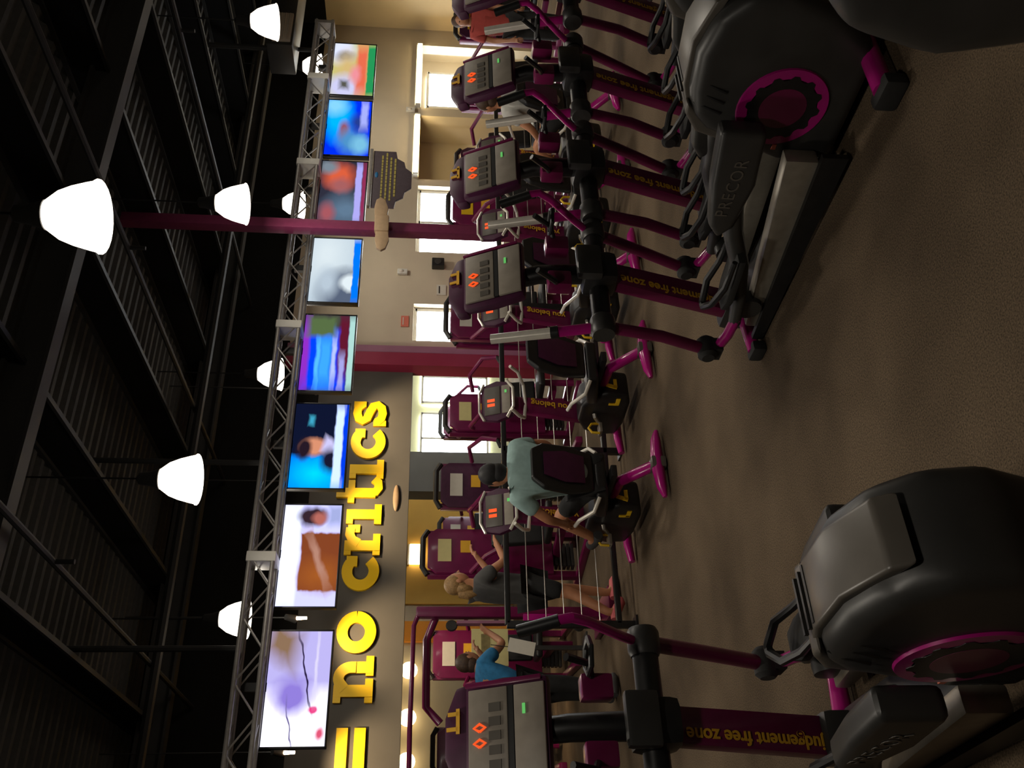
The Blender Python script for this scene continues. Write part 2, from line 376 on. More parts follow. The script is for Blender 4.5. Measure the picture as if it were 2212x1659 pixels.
for x0, x1, lb in ((13.05, 14.7, 'glowing strip light over the window recess in the far corner'), (11.35, 12.8, 'glowing strip light over the empty cream recess')):
    t = thing('strip_light', lb, 'light', ((x0 + x1) / 2, YB - .06, 2.2), group='strip lights over the wall recesses')
    MB().box((0, 0, 0), (x1 - x0, .06, .06)).obj('tube', 'cove_glow', t, .02)
    MB().box((0, .03, .045), (x1 - x0 + .04, .06, .03)).obj('housing', 'white_paint', t)
    for s in (-1, 1): MB().box((s * (x1 - x0) / 2, .01, 0), (.03, .09, .09)).obj('end_cap', 'white_paint', t)
for x, lb in ((4.6, 'round glowing globe lamp beside the orange panel'), (3.7, 'round glowing globe lamp, middle of the three below the sign'), (2.9, 'round glowing globe lamp at the left edge of the frame')):
    t = thing('globe_lamp', lb, 'lamp', (x, YF - .22, 2.13), group='globe lamps on the far beige wall')
    MB().ball((0, 0, 0), .17).obj('globe', 'globe_glow', t)
    MB().lathe([(.06, .1), (.07, .14), (.07, .22)], 14, 'y').obj('wall_plate', 'steel', t)
t = thing('wall_lamp', 'bright warm box lamp on the gold wall panel', 'lamp', (7.05, YF - .14, 2.05))
MB().box((0, 0, 0), (.42, .14, .3)).obj('shade', 'globe_glow', t, .02); MB().box((0, .05, .17), (.46, .1, .03)).obj('top_plate', 'steel', t)

# hanging duct with two diffusers
t = thing('ceiling_duct', 'dark grey hanging duct with two beige diffusers behind a bell lamp', 'duct', (11.0, 8.6, 3.95))
MB().box((0, 0, 0), (1.75, .5, .34)).obj('duct_body', 'charcoal', t, .02)
for x in (-.55, .45):
    d = MB().box((x, -.26, -.02), (.55, .04, .24)).obj('diffuser', 'diffuser', t, .01)
    for i in range(4): MB().box((x, -.29, -.1 + i * .055), (.5, .02, .012), (.5, 0, 0)).obj('louver', 'diffuser', d)
for x in (-.7, .7): MB().tube([(x, 0, .15), (x, 0, 1.3)], .012, 6).obj('hanger', 'joist', t)

# purple post
t = thing('support_post', 'slim purple square post rising from the machines to the ceiling', 'post', (6.86, 8.12, 0))
MB().box((0, 0, 2.64), (.125, .125, 5.28)).obj('shaft', 'post_purple', t, .008)
MB().box((0, 0, .02), (.26, .26, .04)).obj('base_plate', 'post_purple', t)
for z in (.06,):
    for a in (-.1, .1): MB().tube([(a, .1, .03), (a, .1, .07)], .012, 6).obj('bolt', 'steel', t)
t = thing('wall_fan', 'small tan fixture with two rounded wings strapped across the purple post', 'fixture', (6.83, 8.0, 2.45), R(-12))
for s in (-1, 1): MB().prism([(s * .05, -.07), (s * .2, -.085), (s * .3, -.05), (s * .33, 0), (s * .3, .05), (s * .2, .07), (s * .05, .06)], lambda a, b, d: (a, d, b + .02 * (a > 0)), -.03, .02).obj('wing', 'tan_paint', t, .01)
MB().box((0, .0, 0), (.2, .1, .16)).obj('body', 'tan_paint', t, .02)
MB().box((0, .12, 0), (.17, .18, .05)).obj('strap', 'alu', t, .01)

# ------------------------------------------------------------------ truss and televisions
TY = 8.66
t = thing('lighting_truss', 'silver box truss hanging across the room above the televisions', 'truss', (0, TY, 3.34))
X0, X1, TS = -1.0, 11.05, .22
for y in (0, TS):
    for z in (0, TS): MB().tube([(X0, y, z), (X1, y, z)], .024, 10).obj('chord', 'alu', t)
bay = .3; n = int((X1 - X0) / bay)
b0 = {}
def brace(name, p, q, key, x):
    if key not in b0:
        o = MB().tube([p, q], .009, 5).obj(name, 'alu', t); b0[key] = o
    else:
        o = b0[key].copy(); C.objects.link(o); o.parent = t
    o.location = (x, 0, 0)
for i in range(n):
    x = X0 + bay * i + .02; e = i % 2
    brace('diagonal_brace', (0, 0, 0 if e else TS), (bay, 0, TS if e else 0), ('f', e), x)
    brace('diagonal_brace', (0, TS, 0 if e else TS), (bay, TS, TS if e else 0), ('b', e), x)
    if i % 2 == 0:
        brace('cross_brace', (0, 0, 0), (bay, TS, 0), ('d', 0), x)
        brace('cross_brace', (0, 0, TS), (bay, TS, TS), ('u', 0), x)
for x in (5.9, 8.35, 9.9, 3.2): MB().box((x, TS / 2, TS / 2), (.1, TS + .06, TS + .06)).obj('collar', 'white_paint', t, .01)
for x in (11.0,): MB().box((x, TS / 2, TS / 2), (.06, TS + .05, TS + .05)).obj('end_plate', 'alu', t, .005)
for x in (2.35, 4.25, 10.55): MB().tube([(x, TS / 2, TS), (x, TS / 2, 1.95)], .03, 8).obj('hanger_pole', 'joist', t)

W, LV = (1.1, 1.1, 1.25), (.42, .36, .85)
PICS = {
 'pic_lavender': ((.55, .5, .95), [('r', .12, .5, .32, .6, 0, .35, (1.5, 1.5, 1.7)), ('e', .42, .42, .16, .3, 0, .5, (.3, .22, .75)), ('r', .9, .2, .16, .25, 20, .6, (.28, .17, .1)), ('r', .64, .6, .38, .012, 158, .5, (.02, .01, .05)), ('r', .16, .42, .2, .01, 160, .5, (.15, .12, .3)), ('e', .3, .77, .035, .07, 0, .3, (.9, .05, .25)), ('e', .1, .9, .05, .06, 0, .5, (.8, .1, .2)), ('r', .72, .78, .25, .02, 0, .8, (.8, .75, 1.0))]),
 'pic_brown': ((.75, .75, 1.3), [('r', .43, .68, .29, .34, 0, .04, (.25, .06, .02)), ('e', .3, .7, .12, .3, 0, .9, (.4, .11, .02)), ('r', .45, .65, .28, .05, 145, .6, (.5, .25, .18)), ('r', .5, .14, .5, .16, 0, .2, (1.1, 1.15, 1.5)), ('e', .88, .5, .1, .25, 0, .3, (.04, .02, .03)), ('e', .86, .62, .06, .13, 0, .4, (.5, .15, .12)), ('r', .9, .9, .1, .12, 0, .5, (.4, .45, .8))]),
 'pic_news': ((.005, .008, .03), [('r', .17, .5, .2, .6, 0, .2, (.0, .28, 1.2)), ('e', .16, .45, .13, .3, 0, .9, (.0, .75, 1.4)), ('e', .48, .4, .1, .24, 0, .3, (.75, .3, .17)), ('e', .45, .22, .12, .12, 0, .4, (.02, .01, .02)), ('r', .47, .68, .1, .12, 25, .4, (.65, .62, 1.0)), ('e', .32, .72, .14, .16, 0, .4, (.01, .01, .03)), ('r', .8, .32, .05, .05, 0, .6, (.05, .4, .6)), ('r', .5, .86, .5, .09, 0, .2, (.75, .95, 1.5)), ('r', .5, .97, .5, .05, 0, .3, (.0, .05, .9))]),
 'pic_weather': ((.05, .03, .05), [('r', .42, .45, .4, .42, 0, .12, (.0, .06, 1.1)), ('r', .4, .45, .34, .12, 0, .5, (.05, .42, 1.3)), ('r', .4, .62, .3, .04, 0, .5, (.5, .6, 1.2)), ('r', .4, .3, .3, .04, 0, .5, (.1, .55, 1.4)), ('r', .5, .05, .5, .08, 0, .4, (.3, .03, .6)), ('r', .85, .35, .13, .28, 0, .3, (.1, .16, .06)), ('r', .6, .8, .4, .1, 0, .3, (.13, .01, .03)), ('r', .25, .78, .22, .05, 0, .4, (.4, .4, .85)), ('r', .5, .95, .5, .06, 0, .2, (.45, .75, .7))]),
 'pic_sky': ((.55, .66, .75), [('e', .75, .3, .4, .4, 0, .8, (.75, .85, .9)), ('e', .15, .75, .35, .55, 0, .3, (.1, .13, .2)), ('e', .3, .35, .2, .2, 0, .6, (.5, .6, .7)), ('e', .3, .82, .13, .2, 0, .3, (.8, .9, .95)), ('r', .5, .93, .5, .07, 0, .15, (.0, .2, 1.0))]),
 'pic_faces': ((.03, .03, .05), [('e', .75, .4, .2, .3, 0, .5, (.75, .12, .05)), ('e', .6, .45, .12, .22, 0, .5, (.4, .12, .12)), ('e', .2, .6, .22, .4, 0, .7, (.12, .2, .3)), ('e', .9, .15, .1, .2, 0, .5, (.2, .25, .3)), ('e', .15, .2, .15, .15, 0, .6, (.4, .1, .12)), ('r', .5, .84, .5, .07, 0, .2, (.45, .42, .95)), ('r', .5, .96, .5, .04, 0, .4, (.3, .03, .1))]),
 'pic_studio': ((.0, .03, .95), [('e', .7, .25, .4, .3, 0, .5, (.0, .5, 1.3)), ('e', .9, .15, .15, .25, 0, .6, (.25, .7, 1.3)), ('e', .45, .4, .16, .12, 0, .5, (.3, .1, .15)), ('e', .25, .6, .2, .3, 0, .5, (.08, .3, .6)), ('e', .2, .8, .15, .2, 0, .5, (.2, .55, .8)), ('e', .6, .75, .14, .2, 0, .6, (.02, .05, .3)), ('r', .75, .85, .25, .08, 0, .4, (.4, .45, 1.0))]),
 'pic_cartoon': ((.6, .6, .2), [('e', .85, .2, .25, .3, 0, .4, (.8, .85, 1.1)), ('e', .75, .28, .1, .2, 0, .5, (.15, .2, .3)), ('e', .5, .35, .3, .25, 0, .7, (.7, .5, .2)), ('e', .15, .3, .22, .4, 0, .4, (.65, .65, .95)), ('r', .2, .3, .08, .1, 0, .6, (.1, .1, .08)), ('r', .5, .7, .5, .13, 0, .4, (.85, .16, .08)), ('e', .4, .55, .15, .12, 0, .6, (.9, .3, .35)), ('r', .5, .92, .5, .09, 0, .15, (.02, .32, .1))]),
}
for kx, (bc, sh) in PICS.items(): picture(kx, bc, sh, 1.0)
TVS = [(1.50, 2.57, 'pic_lavender', 'wall television with a lavender and white picture, nearest on the truss'), (2.78, 3.87, 'pic_brown', 'television showing a brown rectangle in a white frame'),
       (4.03, 5.06, 'pic_news', 'television showing a man in front of dark and bright blue'), (5.2, 6.24, 'pic_weather', 'television with a bright blue and purple text picture'),
       (6.4, 7.38, 'pic_sky', 'television with a pale sky picture and blue bottom bar'), (7.6, 8.66, 'pic_faces', 'dark television with reddish faces above the plum sign'),
       (8.74, 9.78, 'pic_studio', 'deep blue television, second from the far end of the truss'), (9.86, 10.92, 'pic_cartoon', 'colourful orange and green television at the far end of the truss')]
for x0, x1, pm, lb in TVS:
    wd = x1 - x0; t = thing('television', lb, 'television', ((x0 + x1) / 2, 8.93, 3.03), group='televisions hung in a row under the truss')
    hh = .6
    MB().box((0, .03, 0), (wd, .06, hh)).obj('casing', 'black', t, .008)
    mb = MB()
    for s in (-1, 1): mb.box((s * (wd / 2 - .008), -.005, 0), (.016, .02, hh)); mb.box((0, -.005, s * (hh / 2 - .008)), (wd, .02, .016))
    mb.obj('bezel', 'black', t, .003)
    s_ = MB(); q = [s_.v((a * (wd / 2 - .016), -.0075, b * (hh / 2 - .016))) for a, b in ((-1, -1), (1, -1), (1, 1), (-1, 1))]; f = s_.bm.faces.new(q)
    ul = s_.bm.loops.layers.uv.new('UVMap')
    for l, uv in zip(f.loops, ((0, 0), (1, 0), (1, 1), (0, 1))): l[ul].uv = uv
    s_.bm.normal_update()
    me = bpy.data.meshes.new('screen'); s_.bm.to_mesh(me); s_.bm.free(); me.materials.append(MATS[pm])
    o = bpy.data.objects.new('screen', me); C.objects.link(o); o.parent = t
    MB().box((0, .09, .12), (.3, .06, .3)).box((0, .0, .38), (.08, .05, .2)).tube([(0, .1, .2), (0, .0, .42)], .02).obj('mount', 'joist', t)

# plum hanging sign with rows of yellow print
t = thing('hanging_sign', 'dark plum sign with scalloped lower edge and rows of yellow print under a television', 'sign', (8.38, 8.92, 2.42))
ol = [(-.48, .25), (.48, .25), (.48, -.04), (.36, -.06), (.3, -.15), (.2, -.17), (.13, -.25), (-.13, -.25), (-.2, -.17), (-.3, -.15), (-.36, -.06), (-.48, -.04)]
MB().prism(ol, lambda a, b, d: (a, d, b), 0, .03).obj('board', 'sign_plum', t, .004)
for i, (z, wd) in enumerate(((.13, .72), (.075, .78), (.02, .74), (-.035, .6))):
    mb = MB(); x = -wd / 2
    while x < wd / 2: l_ = random.uniform(.03, .07); mb.box((x + l_ / 2, -.003, z), (l_, .006, .022)); x += l_ + .012
    mb.obj('print_line', 'sign_text', t, smooth=False)
MB().ball((.06, -.002, .2), (.05, .008, .022)).obj('blue_mark', 'blue_mark', t)
MB().box((0, .0, .275), (.98, .06, .04)).obj('rail', 'alu', t, .008)

# ------------------------------------------------------------------ yellow wall lettering
def ribbon(mb, pts, wd, d):
    pts = [Vector((p[0], p[1])) for p in pts]; L, Rr = [], []
    for i, p in enumerate(pts):
        tt = (pts[min(i + 1, len(pts) - 1)] - pts[max(i - 1, 0)]).normalized(); nn = Vector((-tt.y, tt.x))
        ww = wd[i] if isinstance(wd, list) else wd
        L.append(p + nn * ww / 2); Rr.append(p - nn * ww / 2)
    for i in range(len(pts) - 1):
        mb.prism([tuple(L[i]), tuple(L[i + 1]), tuple(Rr[i + 1]), tuple(Rr[i])], lambda a, b, dd: (a, -dd, b), 0, d * (1 + .002 * (i % 2)))
def rect(mb, x0, x1, y0, y1, d):
    mb.k = getattr(mb, 'k', 0) + 1; d = d * (1 - .06 * mb.k)
    mb.prism([(x0, y0), (x1, y0), (x1, y1), (x0, y1)], lambda a, b, dd: (a, -dd, b), 0, d)
def arc(cx_, cy_, rx, ry, a0, a1, n=18): return [(cx_ + rx * math.cos(R(a0 + (a1 - a0) * i / n)), cy_ + ry * math.sin(R(a0 + (a1 - a0) * i / n))) for i in range(n + 1)]
def letter(ch, d):
    mb = MB(); st = .28
    if ch == 'n':
        rect(mb, .12, .4, 0, .97, d); rect(mb, -.02, .4, .8, .99, d); rect(mb, -.02, .55, 0, .2, d); rect(mb, .68, .96, 0, .6, d); rect(mb, .62, 1.1, 0, .2, d)
        ribbon(mb, [(.3, .72)] + arc(.56, .56, .26, .32, 120, 0, 12) + [(.82, .45)], .27, d); adv = 1.16
    elif ch == 'o': ribbon(mb, arc(.52, .5, .38, .37, 0, 360, 30), .29, d); adv = 1.1
    elif ch == 'c': ribbon(mb, arc(.52, .5, .38, .37, 52, 322, 24), .29, d); rect(mb, .66, .94, .6, .9, d); adv = 1.0
    elif ch == 'r': rect(mb, .1, .38, 0, .97, d); rect(mb, -.02, .38, .8, .99, d); rect(mb, -.02, .58, 0, .2, d); ribbon(mb, [(.3, .6), (.4, .78), (.55, .86), (.74, .84)], .26, d); rect(mb, .62, .84, .58, .92, d); adv = .86
    elif ch == 'i': rect(mb, .14, .42, 0, .97, d); rect(mb, 0, .42, .8, .99, d); rect(mb, 0, .58, 0, .2, d); mb.prism(arc(.27, 1.27, .16, .16, 0, 345, 14), lambda a, b, dd: (a, -dd, b), 0, d); adv = .62
    elif ch == 't': rect(mb, .16, .44, .2, 1.32, d); rect(mb, 0, .68, .8, .99, d); ribbon(mb, [(.3, .36), (.33, .2), (.45, .12), (.62, .14), (.72, .26)], .25, d); adv = .74
    elif ch == 's': ribbon(mb, [(.74, .74), (.62, .86), (.45, .88), (.26, .82), (.2, .7), (.28, .58), (.5, .5), (.7, .4), (.74, .27), (.64, .15), (.45, .11), (.28, .15), (.16, .28)], .25, d); rect(mb, .66, .84, .62, .99, d); rect(mb, .04, .22, 0, .38, d); adv = .92
    elif ch == '=': rect(mb, 0, 1.3, .56, .84, d); rect(mb, 0, 1.3, .12, .4, d); adv = 1.4
    return mb, adv
sign = thing('wall_lettering', 'large yellow slab lettering = no critics on the dark grey wall', 'sign', (0, YB, 2.49))
def word(txt, x0, x1, h):
    adv = sum(letter(c, .05)[1] for c in txt); sx = (x1 - x0) / adv; x = x0
    for c in txt:
        mb, a = letter(c, .05 / h)
        o = mb.obj('letter', 'letter_yellow', sign, smooth=False); o.location = (x, 0, 0); o.scale = (sx, h, h); x += a * sx
mat('letter_yellow', (0.95, 0.6, 0.0), 0.45)
def rx(u, f): a = (u - 829.5) / FPX; return f * (.857 * a + .515) / (.857 - .515 * a)
word('=', rx(-10, 12), rx(92, 12), .49); word('no', rx(140, 12), rx(338, 12), .49); word('critics', rx(378, 12), rx(786, 12), .48)

# small things on the cream wall
def card(name, label, cat, x, z, wd, h, m, y=YB - .008):
    t = thing(name, label, cat, (x, y, z)); MB().box((0, 0, 0), (wd, .012, h)).obj('sheet', m, t)
    MB().box((0, -.008, h * .22), (wd * .7, .004, h * .12)).obj('print', 'charcoal' if m != 'paper_red' else 'paper', t); return t
card('notice', 'white notice on the cream wall beside the bright window', 'notice', 8.93, 1.72, .2, .15, 'paper')
card('notice', 'yellow notice on the cream wall below the white one', 'notice', 8.86, 1.42, .26, .26, 'paper_yellow')
card('exit_sign', 'small coral red sign above the bright narrow window', 'sign', 8.3, 2.28, .2, .12, 'paper_red')
for x, z, lb in ((9.25, 2.35, 'small white alarm on the cream wall near the purple post'), (12.95, 2.33, 'small cream alarm between the two lit recesses')):
    t = thing('fire_alarm', lb, 'alarm', (x, YB - .03, z)); MB().box((0, 0, 0), (.1, .05, .16)).obj('body', 'white_paint', t, .01); MB().ball((0, -.03, .02), (.03, .02, .04)).obj('strobe', 'paper', t)
t = thing('wall_speaker', 'small black box on the cream wall left of the bright window', 'speaker', (9.42, YB - .06, 1.78)); MB().box((0, 0, 0), (.16, .12, .2)).obj('cabinet', 'black', t, .015); MB().lathe([(.05, -.07), (.055, -.06)], 14, 'y').obj('cone', 'charcoal', t)
t = thing('wall_vent', 'small tan oval cap on the grey wall under the lettering', 'fixture', (5.3, YB - .02, 2.3)); MB().ball((0, 0, 0), (.2, .03, .045)).obj('dome', 'tan_paint', t); MB().box((0, .005, 0), (.24, .02, .06)).obj('plate', 'tan_paint', t)


# ------------------------------------------------------------------ elliptical trainers
def elliptical(label):
    t = thing('elliptical_trainer', label, 'elliptical trainer', group='elliptical trainers in the front row')
    # leaning mast
    p0, p1 = Vector((0, .03, .12)), Vector((0, -.19, .9))
    mast = MB().prism([(-.085, -.04), (.085, -.04), (.085, .045), (-.085, .045)], lambda a, b, d: (p0 + (p1 - p0) * d) + Vector((a * (1.0 - .1 * d), b, 0)), 0, 1).obj('mast', 'purple', t, .02)
    ax = (p1 - p0).normalized()
    text_mesh('judgement free zone', .08, 'mast_lettering', 'ochre', mast, frame((p0 + p1) / 2 + Vector((-.035, -.047, .01)), ax, (-1, 0, 0)), .0015, 1.0, .0015)
    MB().box((0, .03, .1), (.2, .22, .2)).obj('mast_foot', 'charcoal', t, .04)
    # hub that carries the swing arms
    hub = MB().box((0, -.2, .96), (.2, .2, .2)).obj('hub', 'black', t, .05)
    MB().tube([(-.38, -.17, .96), (.38, -.17, .96)], .055, 14).obj('axle', 'black', hub)
    MB().box((0, -.3, 1.03), (.22, .06, .14)).obj('hub_cover', 'charcoal', hub, .02)
    # console
    neck = MB().tube([(0, -.2, 1.0), (0, -.18, 1.3), (0, -.1, 1.48)], [.06, .055, .05], 10).obj('console_neck', 'black', t)
    cM = frame((0, -.17, 1.545), (1, 0, 0), (0, .42, .9))           # local x right, y up the face, z towards the user
    con = MB().at(cM).prism([(-.2, -.17), (.2, -.17), (.215, .02), (.2, .19), (-.2, .19), (-.215, .02)], lambda a, b, d: (a, b, d), -.06, 0).obj('console', 'dark_purple', t, .025)
    MB().at(cM).box((0, .085, .004), (.34, .17, .016)).obj('upper_panel', 'panel_grey', con, .006)
    MB().at(cM).box((0, -.012, .004), (.34, .024, .01)).obj('console_gap', 'black', con)
    MB().at(cM).box((0, -.092, .004), (.34, .13, .016)).obj('lower_panel', 'panel_grey', con, .006)
    MB().at(cM).box((.19, .02, .004), (.022, .33, .012)).obj('console_trim', 'purple', con, .004)
    for i in range(5): MB().at(cM).box((-.13 + .055 * i, .055, .014), (.035, .05, .004)).obj('button_strip', 'grey_plastic', con)
    for i in range(2): MB().at(cM).tube([(-.06 + i * .06, .12, .014), (-.045 + i * .06, .145, .014), (-.03 + i * .06, .12, .014), (-.045 + i * .06, .095, .014), (-.06 + i * .06, .12, .014)], .006, 5).obj('led_digit', 'led', con)
    MB().at(cM).box((.07, -.07, .014), (.04, .012, .004)).obj('green_light', 'led_green', con)
    MB().at(cM).prism([(-.21, .17), (.21, .17), (.2, .24), (.08, .29), (-.08, .29), (-.2, .24)], lambda a, b, d: (a, b, d), -.09, -.02).obj('hood', 'dark_purple', con, .02)
    MB().at(cM).box((.06, .225, -.014), (.1, .016, .006)).box((.03, .25, -.014), (.016, .05, .006)).box((.09, .245, -.014), (.016, .05, .006)).obj('hood_logo', 'ochre', con)
    MB().tube([(.2, -.3, 1.24), (.27, -.33, 1.24), (.29, -.4, 1.24), (.24, -.45, 1.24), (.17, -.43, 1.24), (.16, -.35, 1.24), (.2, -.3, 1.24)], .012, 8).obj('bottle_ring', 'black', t)
    MB().box((.13, -.27, 1.2), (.1, .09, .13)).obj('tray', 'purple', t, .015)
    MB().box((-.13, -.27, 1.2), (.1, .09, .13)).obj('tray', 'purple', t, .015)
    # fixed heart-rate bars
    for s in (-1, 1): MB().tube([(s * .12, -.24, 1.2), (s * .2, -.36, 1.24), (s * .2, -.44, 1.34)], .016, 8).obj('fixed_handle', 'black', t)
    # swing arms: the left one swung forward, the right one back
    for s in (-1, 1):
        x = s * .35; up = .16 if s < 0 else -.26
        arm = MB().tube([(x, -.17, .96), (x, -.1 if s < 0 else -.02, .62), (x, .0 if s < 0 else .1, .36)], .034, 12).obj('swing_arm', 'purple', t)
        MB().lathe([(.06, -.06), (.07, -.04), (.07, .04), (.06, .06)], 18, 'x', (x, -.17, .96)).obj('pivot', 'charcoal', arm)
        ly, lz = (.0, .36) if s < 0 else (.1, .36)
        MB().lathe([(.035, -.07), (.055, -.05), (.055, .05), (.035, .07)], 16, 'x', (x, ly, lz - .02)).box((x, ly, lz - .05), (.08, .1, .1)).obj('joint_boot', 'rubber', arm)
        if s < 0:
            MB().tube([(x, -.16, .99), (x * 1.02, -.12, 1.2)], .03, 12).obj('upper_tube', 'pink', arm)
            MB().tube([(x * 1.02, -.12, 1.2), (x * 1.02, -.11, 1.24)], .036, 12).obj('collar', 'black', arm)
            MB().tube([(x * 1.02, -.11, 1.24), (x * .98, -.02, 1.56)], [.03, .027], 12).obj('grip', 'silver', arm)
        else:
            MB().tube([(x, -.18, .99), (x, -.26, 1.08), (x, -.42, 1.24), (x * .99, -.47, 1.31), (x * .97, -.46, 1.37)], .021, 10).obj('upper_tube', 'pink', arm)
            MB().tube([(x * .97, -.46, 1.36), (x * .9, -.4, 1.52)], .026, 10).obj('grip', 'black', arm)
        # foot beam with pedal
        y0 = ly; h0 = .32
        link = MB().tube([(x, y0 + .02, h0 - .03), (x * .97, y0 - .12, h0 - .07), (x * .9, y0 - .24, h0 - .09)], .03, 10).obj('foot_link', 'pink', t)
        pts = [(x * .9, y0 - .2, h0 - .09), (x * .84, y0 - .4, h0 - .06), (x * .8, y0 - .62, h0 - .0), (x * .78, y0 - .85, h0 + .1), (x * .72, -1.15, .5), (x * .72, -1.4, .56)]
        beam = MB().tube(pts, [.035, .042, .048, .05, .05, .05], 10, flat=1.0).obj('foot_beam', 'charcoal', t)
        MB().prism([(-1.5, .46), (-1.2, .42), (-.92, .45), (-.85, .51), (-.93, .57), (-1.2, .63), (-1.5, .67)], lambda a, b, d: (d, a, b), x * .8 - .05, x * .8 + .05).obj('beam_cover', 'charcoal', beam, .03, seg=3)
        if s < 0: text_mesh('PRECOR', .085, 'maker_lettering', 'grey_plastic', beam, frame((x * .8 - .052, -1.18, .53), (0, -1, -.02), (0, -.02, 1)), .001, 1.15)
        yp = y0 - .55
        ped = MB().prism([(-.085, -.2), (.085, -.2), (.09, .1), (.06, .2), (-.06, .2), (-.09, .1)], lambda a, b, d: (x * .86 + a, yp + b, h0 + d + .02 + .1 * max(0, -b)), -.02, .02).obj('pedal', 'rubber', t, .012)
        for e in (-1, 1):
            MB().tube([(x * .86 + e * .085, yp - .2, h0 + .08), (x * .86 + e * .092, yp - .02, h0 + .08), (x * .86 + e * .085, yp + .12, h0 + .11), (x * .86 + e * .02, yp + .22, h0 + .12), (x * .86, yp + .225, h0 + .12)], [.014, .018, .02, .02, .02], 8).obj('pedal_rim', 'black', ped)
        # roller on the ramp
        MB().lathe([(.03, -.045), (.07, -.04), (.075, 0), (.07, .04), (.03, .045)], 18, 'x', (x * .72, y0 - .28, .17)).obj('roller', 'charcoal', t)
        rail = MB().prism([(-.1, .06), (-1.3, .14), (-1.3, .3), (-.1, .13)], lambda a, b, d: (d, a, b), x * .62 - .045, x * .62 + .045).obj('ramp_rail', 'dull_rail', t, .015)
        MB().prism([(-.02, .01), (-1.35, .03), (-1.35, .15), (-.02, .07)], lambda a, b, d: (d, a, b), x * .62 + s * .04, x * .62 + s * .07).obj('rail_skirt', 'black', rail)
    MB().box((0, -.65, .05), (.22, 1.25, .06)).obj('base_beam', 'black', t, .01)
    # front stabiliser
    fs = MB().tube([(-.34, .02, .055), (-.1, .02, .065), (.1, .02, .065), (.34, .02, .055)], [.035, .045, .045, .035], 12).obj('front_stabiliser', 'pink', t)
    for s in (-1, 1): MB().box((s * .34, .02, .04), (.07, .12, .08)).obj('end_cap', 'rubber', fs, .02)
    rs = MB().tube([(-.36, -1.78, .07), (.36, -1.78, .07)], .045, 12).obj('rear_stabiliser', 'pink', t)
    for s in (-1, 1): MB().box((s * .37, -1.78, .05), (.07, .15, .1)).obj('end_cap', 'rubber', rs, .02)
    # drive housing with the purple disc
    prof = [(-1.22, .04), (-1.2, .3), (-1.3, .52), (-1.36, .68), (-1.44, .76), (-1.56, .795), (-1.75, .81), (-1.92, .77), (-2.03, .66), (-2.06, .5), (-1.98, .28), (-1.86, .1), (-1.8, .04)]
    hs = MB().prism(prof, lambda a, b, d: (d, a, b), -.165, .165).obj('drive_housing', 'charcoal', t, .075, seg=5)
    MB().prism([(-1.40, .765), (-1.56, .82), (-1.78, .835), (-1.96, .78), (-2.0, .72), (-1.76, .8), (-1.56, .785), (-1.42, .73)], lambda a, b, d: (d, a, b), -.1, .1).obj('housing_ridge', 'grey_plastic', hs, .012, seg=3)
    MB().prism([(-1.3, .6), (-1.34, .72), (-1.44, .79), (-1.5, .79), (-1.42, .7), (-1.38, .56)], lambda a, b, d: (d, a, b), -.14, .14).obj('housing_nose', 'grey_plastic', hs, .02, seg=3)
    for s in (-1, 1):
        d = MB().lathe([(.205, -.004), (.2, .010), (.155, .012), (.15, .002)], 40, 'x', (0, 0, 0)); 
        for v in d.bm.verts: v.co = Vector((s * (.164 + v.co.x), -1.52 + v.co.y, .375 + v.co.z))
        disc = d.obj('disc_ring', 'pink', hs)
        gear = [((.148 if (i // 2) % 2 else .168) * math.cos(i * math.pi / 24), (.148 if (i // 2) % 2 else .168) * math.sin(i * math.pi / 24)) for i in range(48)]
        d = MB().prism(gear, lambda a, b, dd: (s * dd, -1.52 + a, .375 + b), .16, .1775)
        d.obj('disc_face', 'black', hs)
        d = MB().lathe([(.11, 0), (.105, .012), (.01, .014)], 28, 'x')
        for v in d.bm.verts: v.co = Vector((s * (.166 + v.co.x), -1.52 + v.co.y, .375 + v.co.z))
        d.obj('disc_core', 'purple', hs)
        for kk in range(3):
            MB().tube([(s * .135, -1.5 - .055 * kk, .765), (s * .16, -1.5 - .055 * kk, .72), (s * .166, -1.47 - .055 * kk, .64)], .008, 6).obj('vent_slot', 'black', hs)
        MB().box((s * .166, -1.3, .34), (.006, .03, .02)).obj('red_badge', 'paper_red', hs)
    for kk in range(3): MB().box((0, -1.47 - .05 * kk, .806 + .006 * kk), (.17, .012, .012)).obj('vent_slot', 'black', hs)
    return t
e0 = elliptical('elliptical trainer left of the open aisle, nearest to the camera')
PLACES = [((.7, 4.02), 4, None), ((3.17, 4.28), 4, 'elliptical trainer right of the open aisle, its purple disc in full view'), ((4.0, 4.3), 4, 'elliptical trainer second from the open aisle, bright silver grip in front of its mast'),
          ((4.9, 4.35), 4, 'elliptical trainer third from the open aisle, in front of the person in white'), ((5.82, 4.35), 4, 'elliptical trainer at the right edge of the frame, only its arm in view')]
for (x, y), a, lb in PLACES:
    o = e0 if lb is None else dup(e0)
    o.location = (x, y, 0); o.rotation_euler.z = R(a)
    if lb: o['label'] = lb

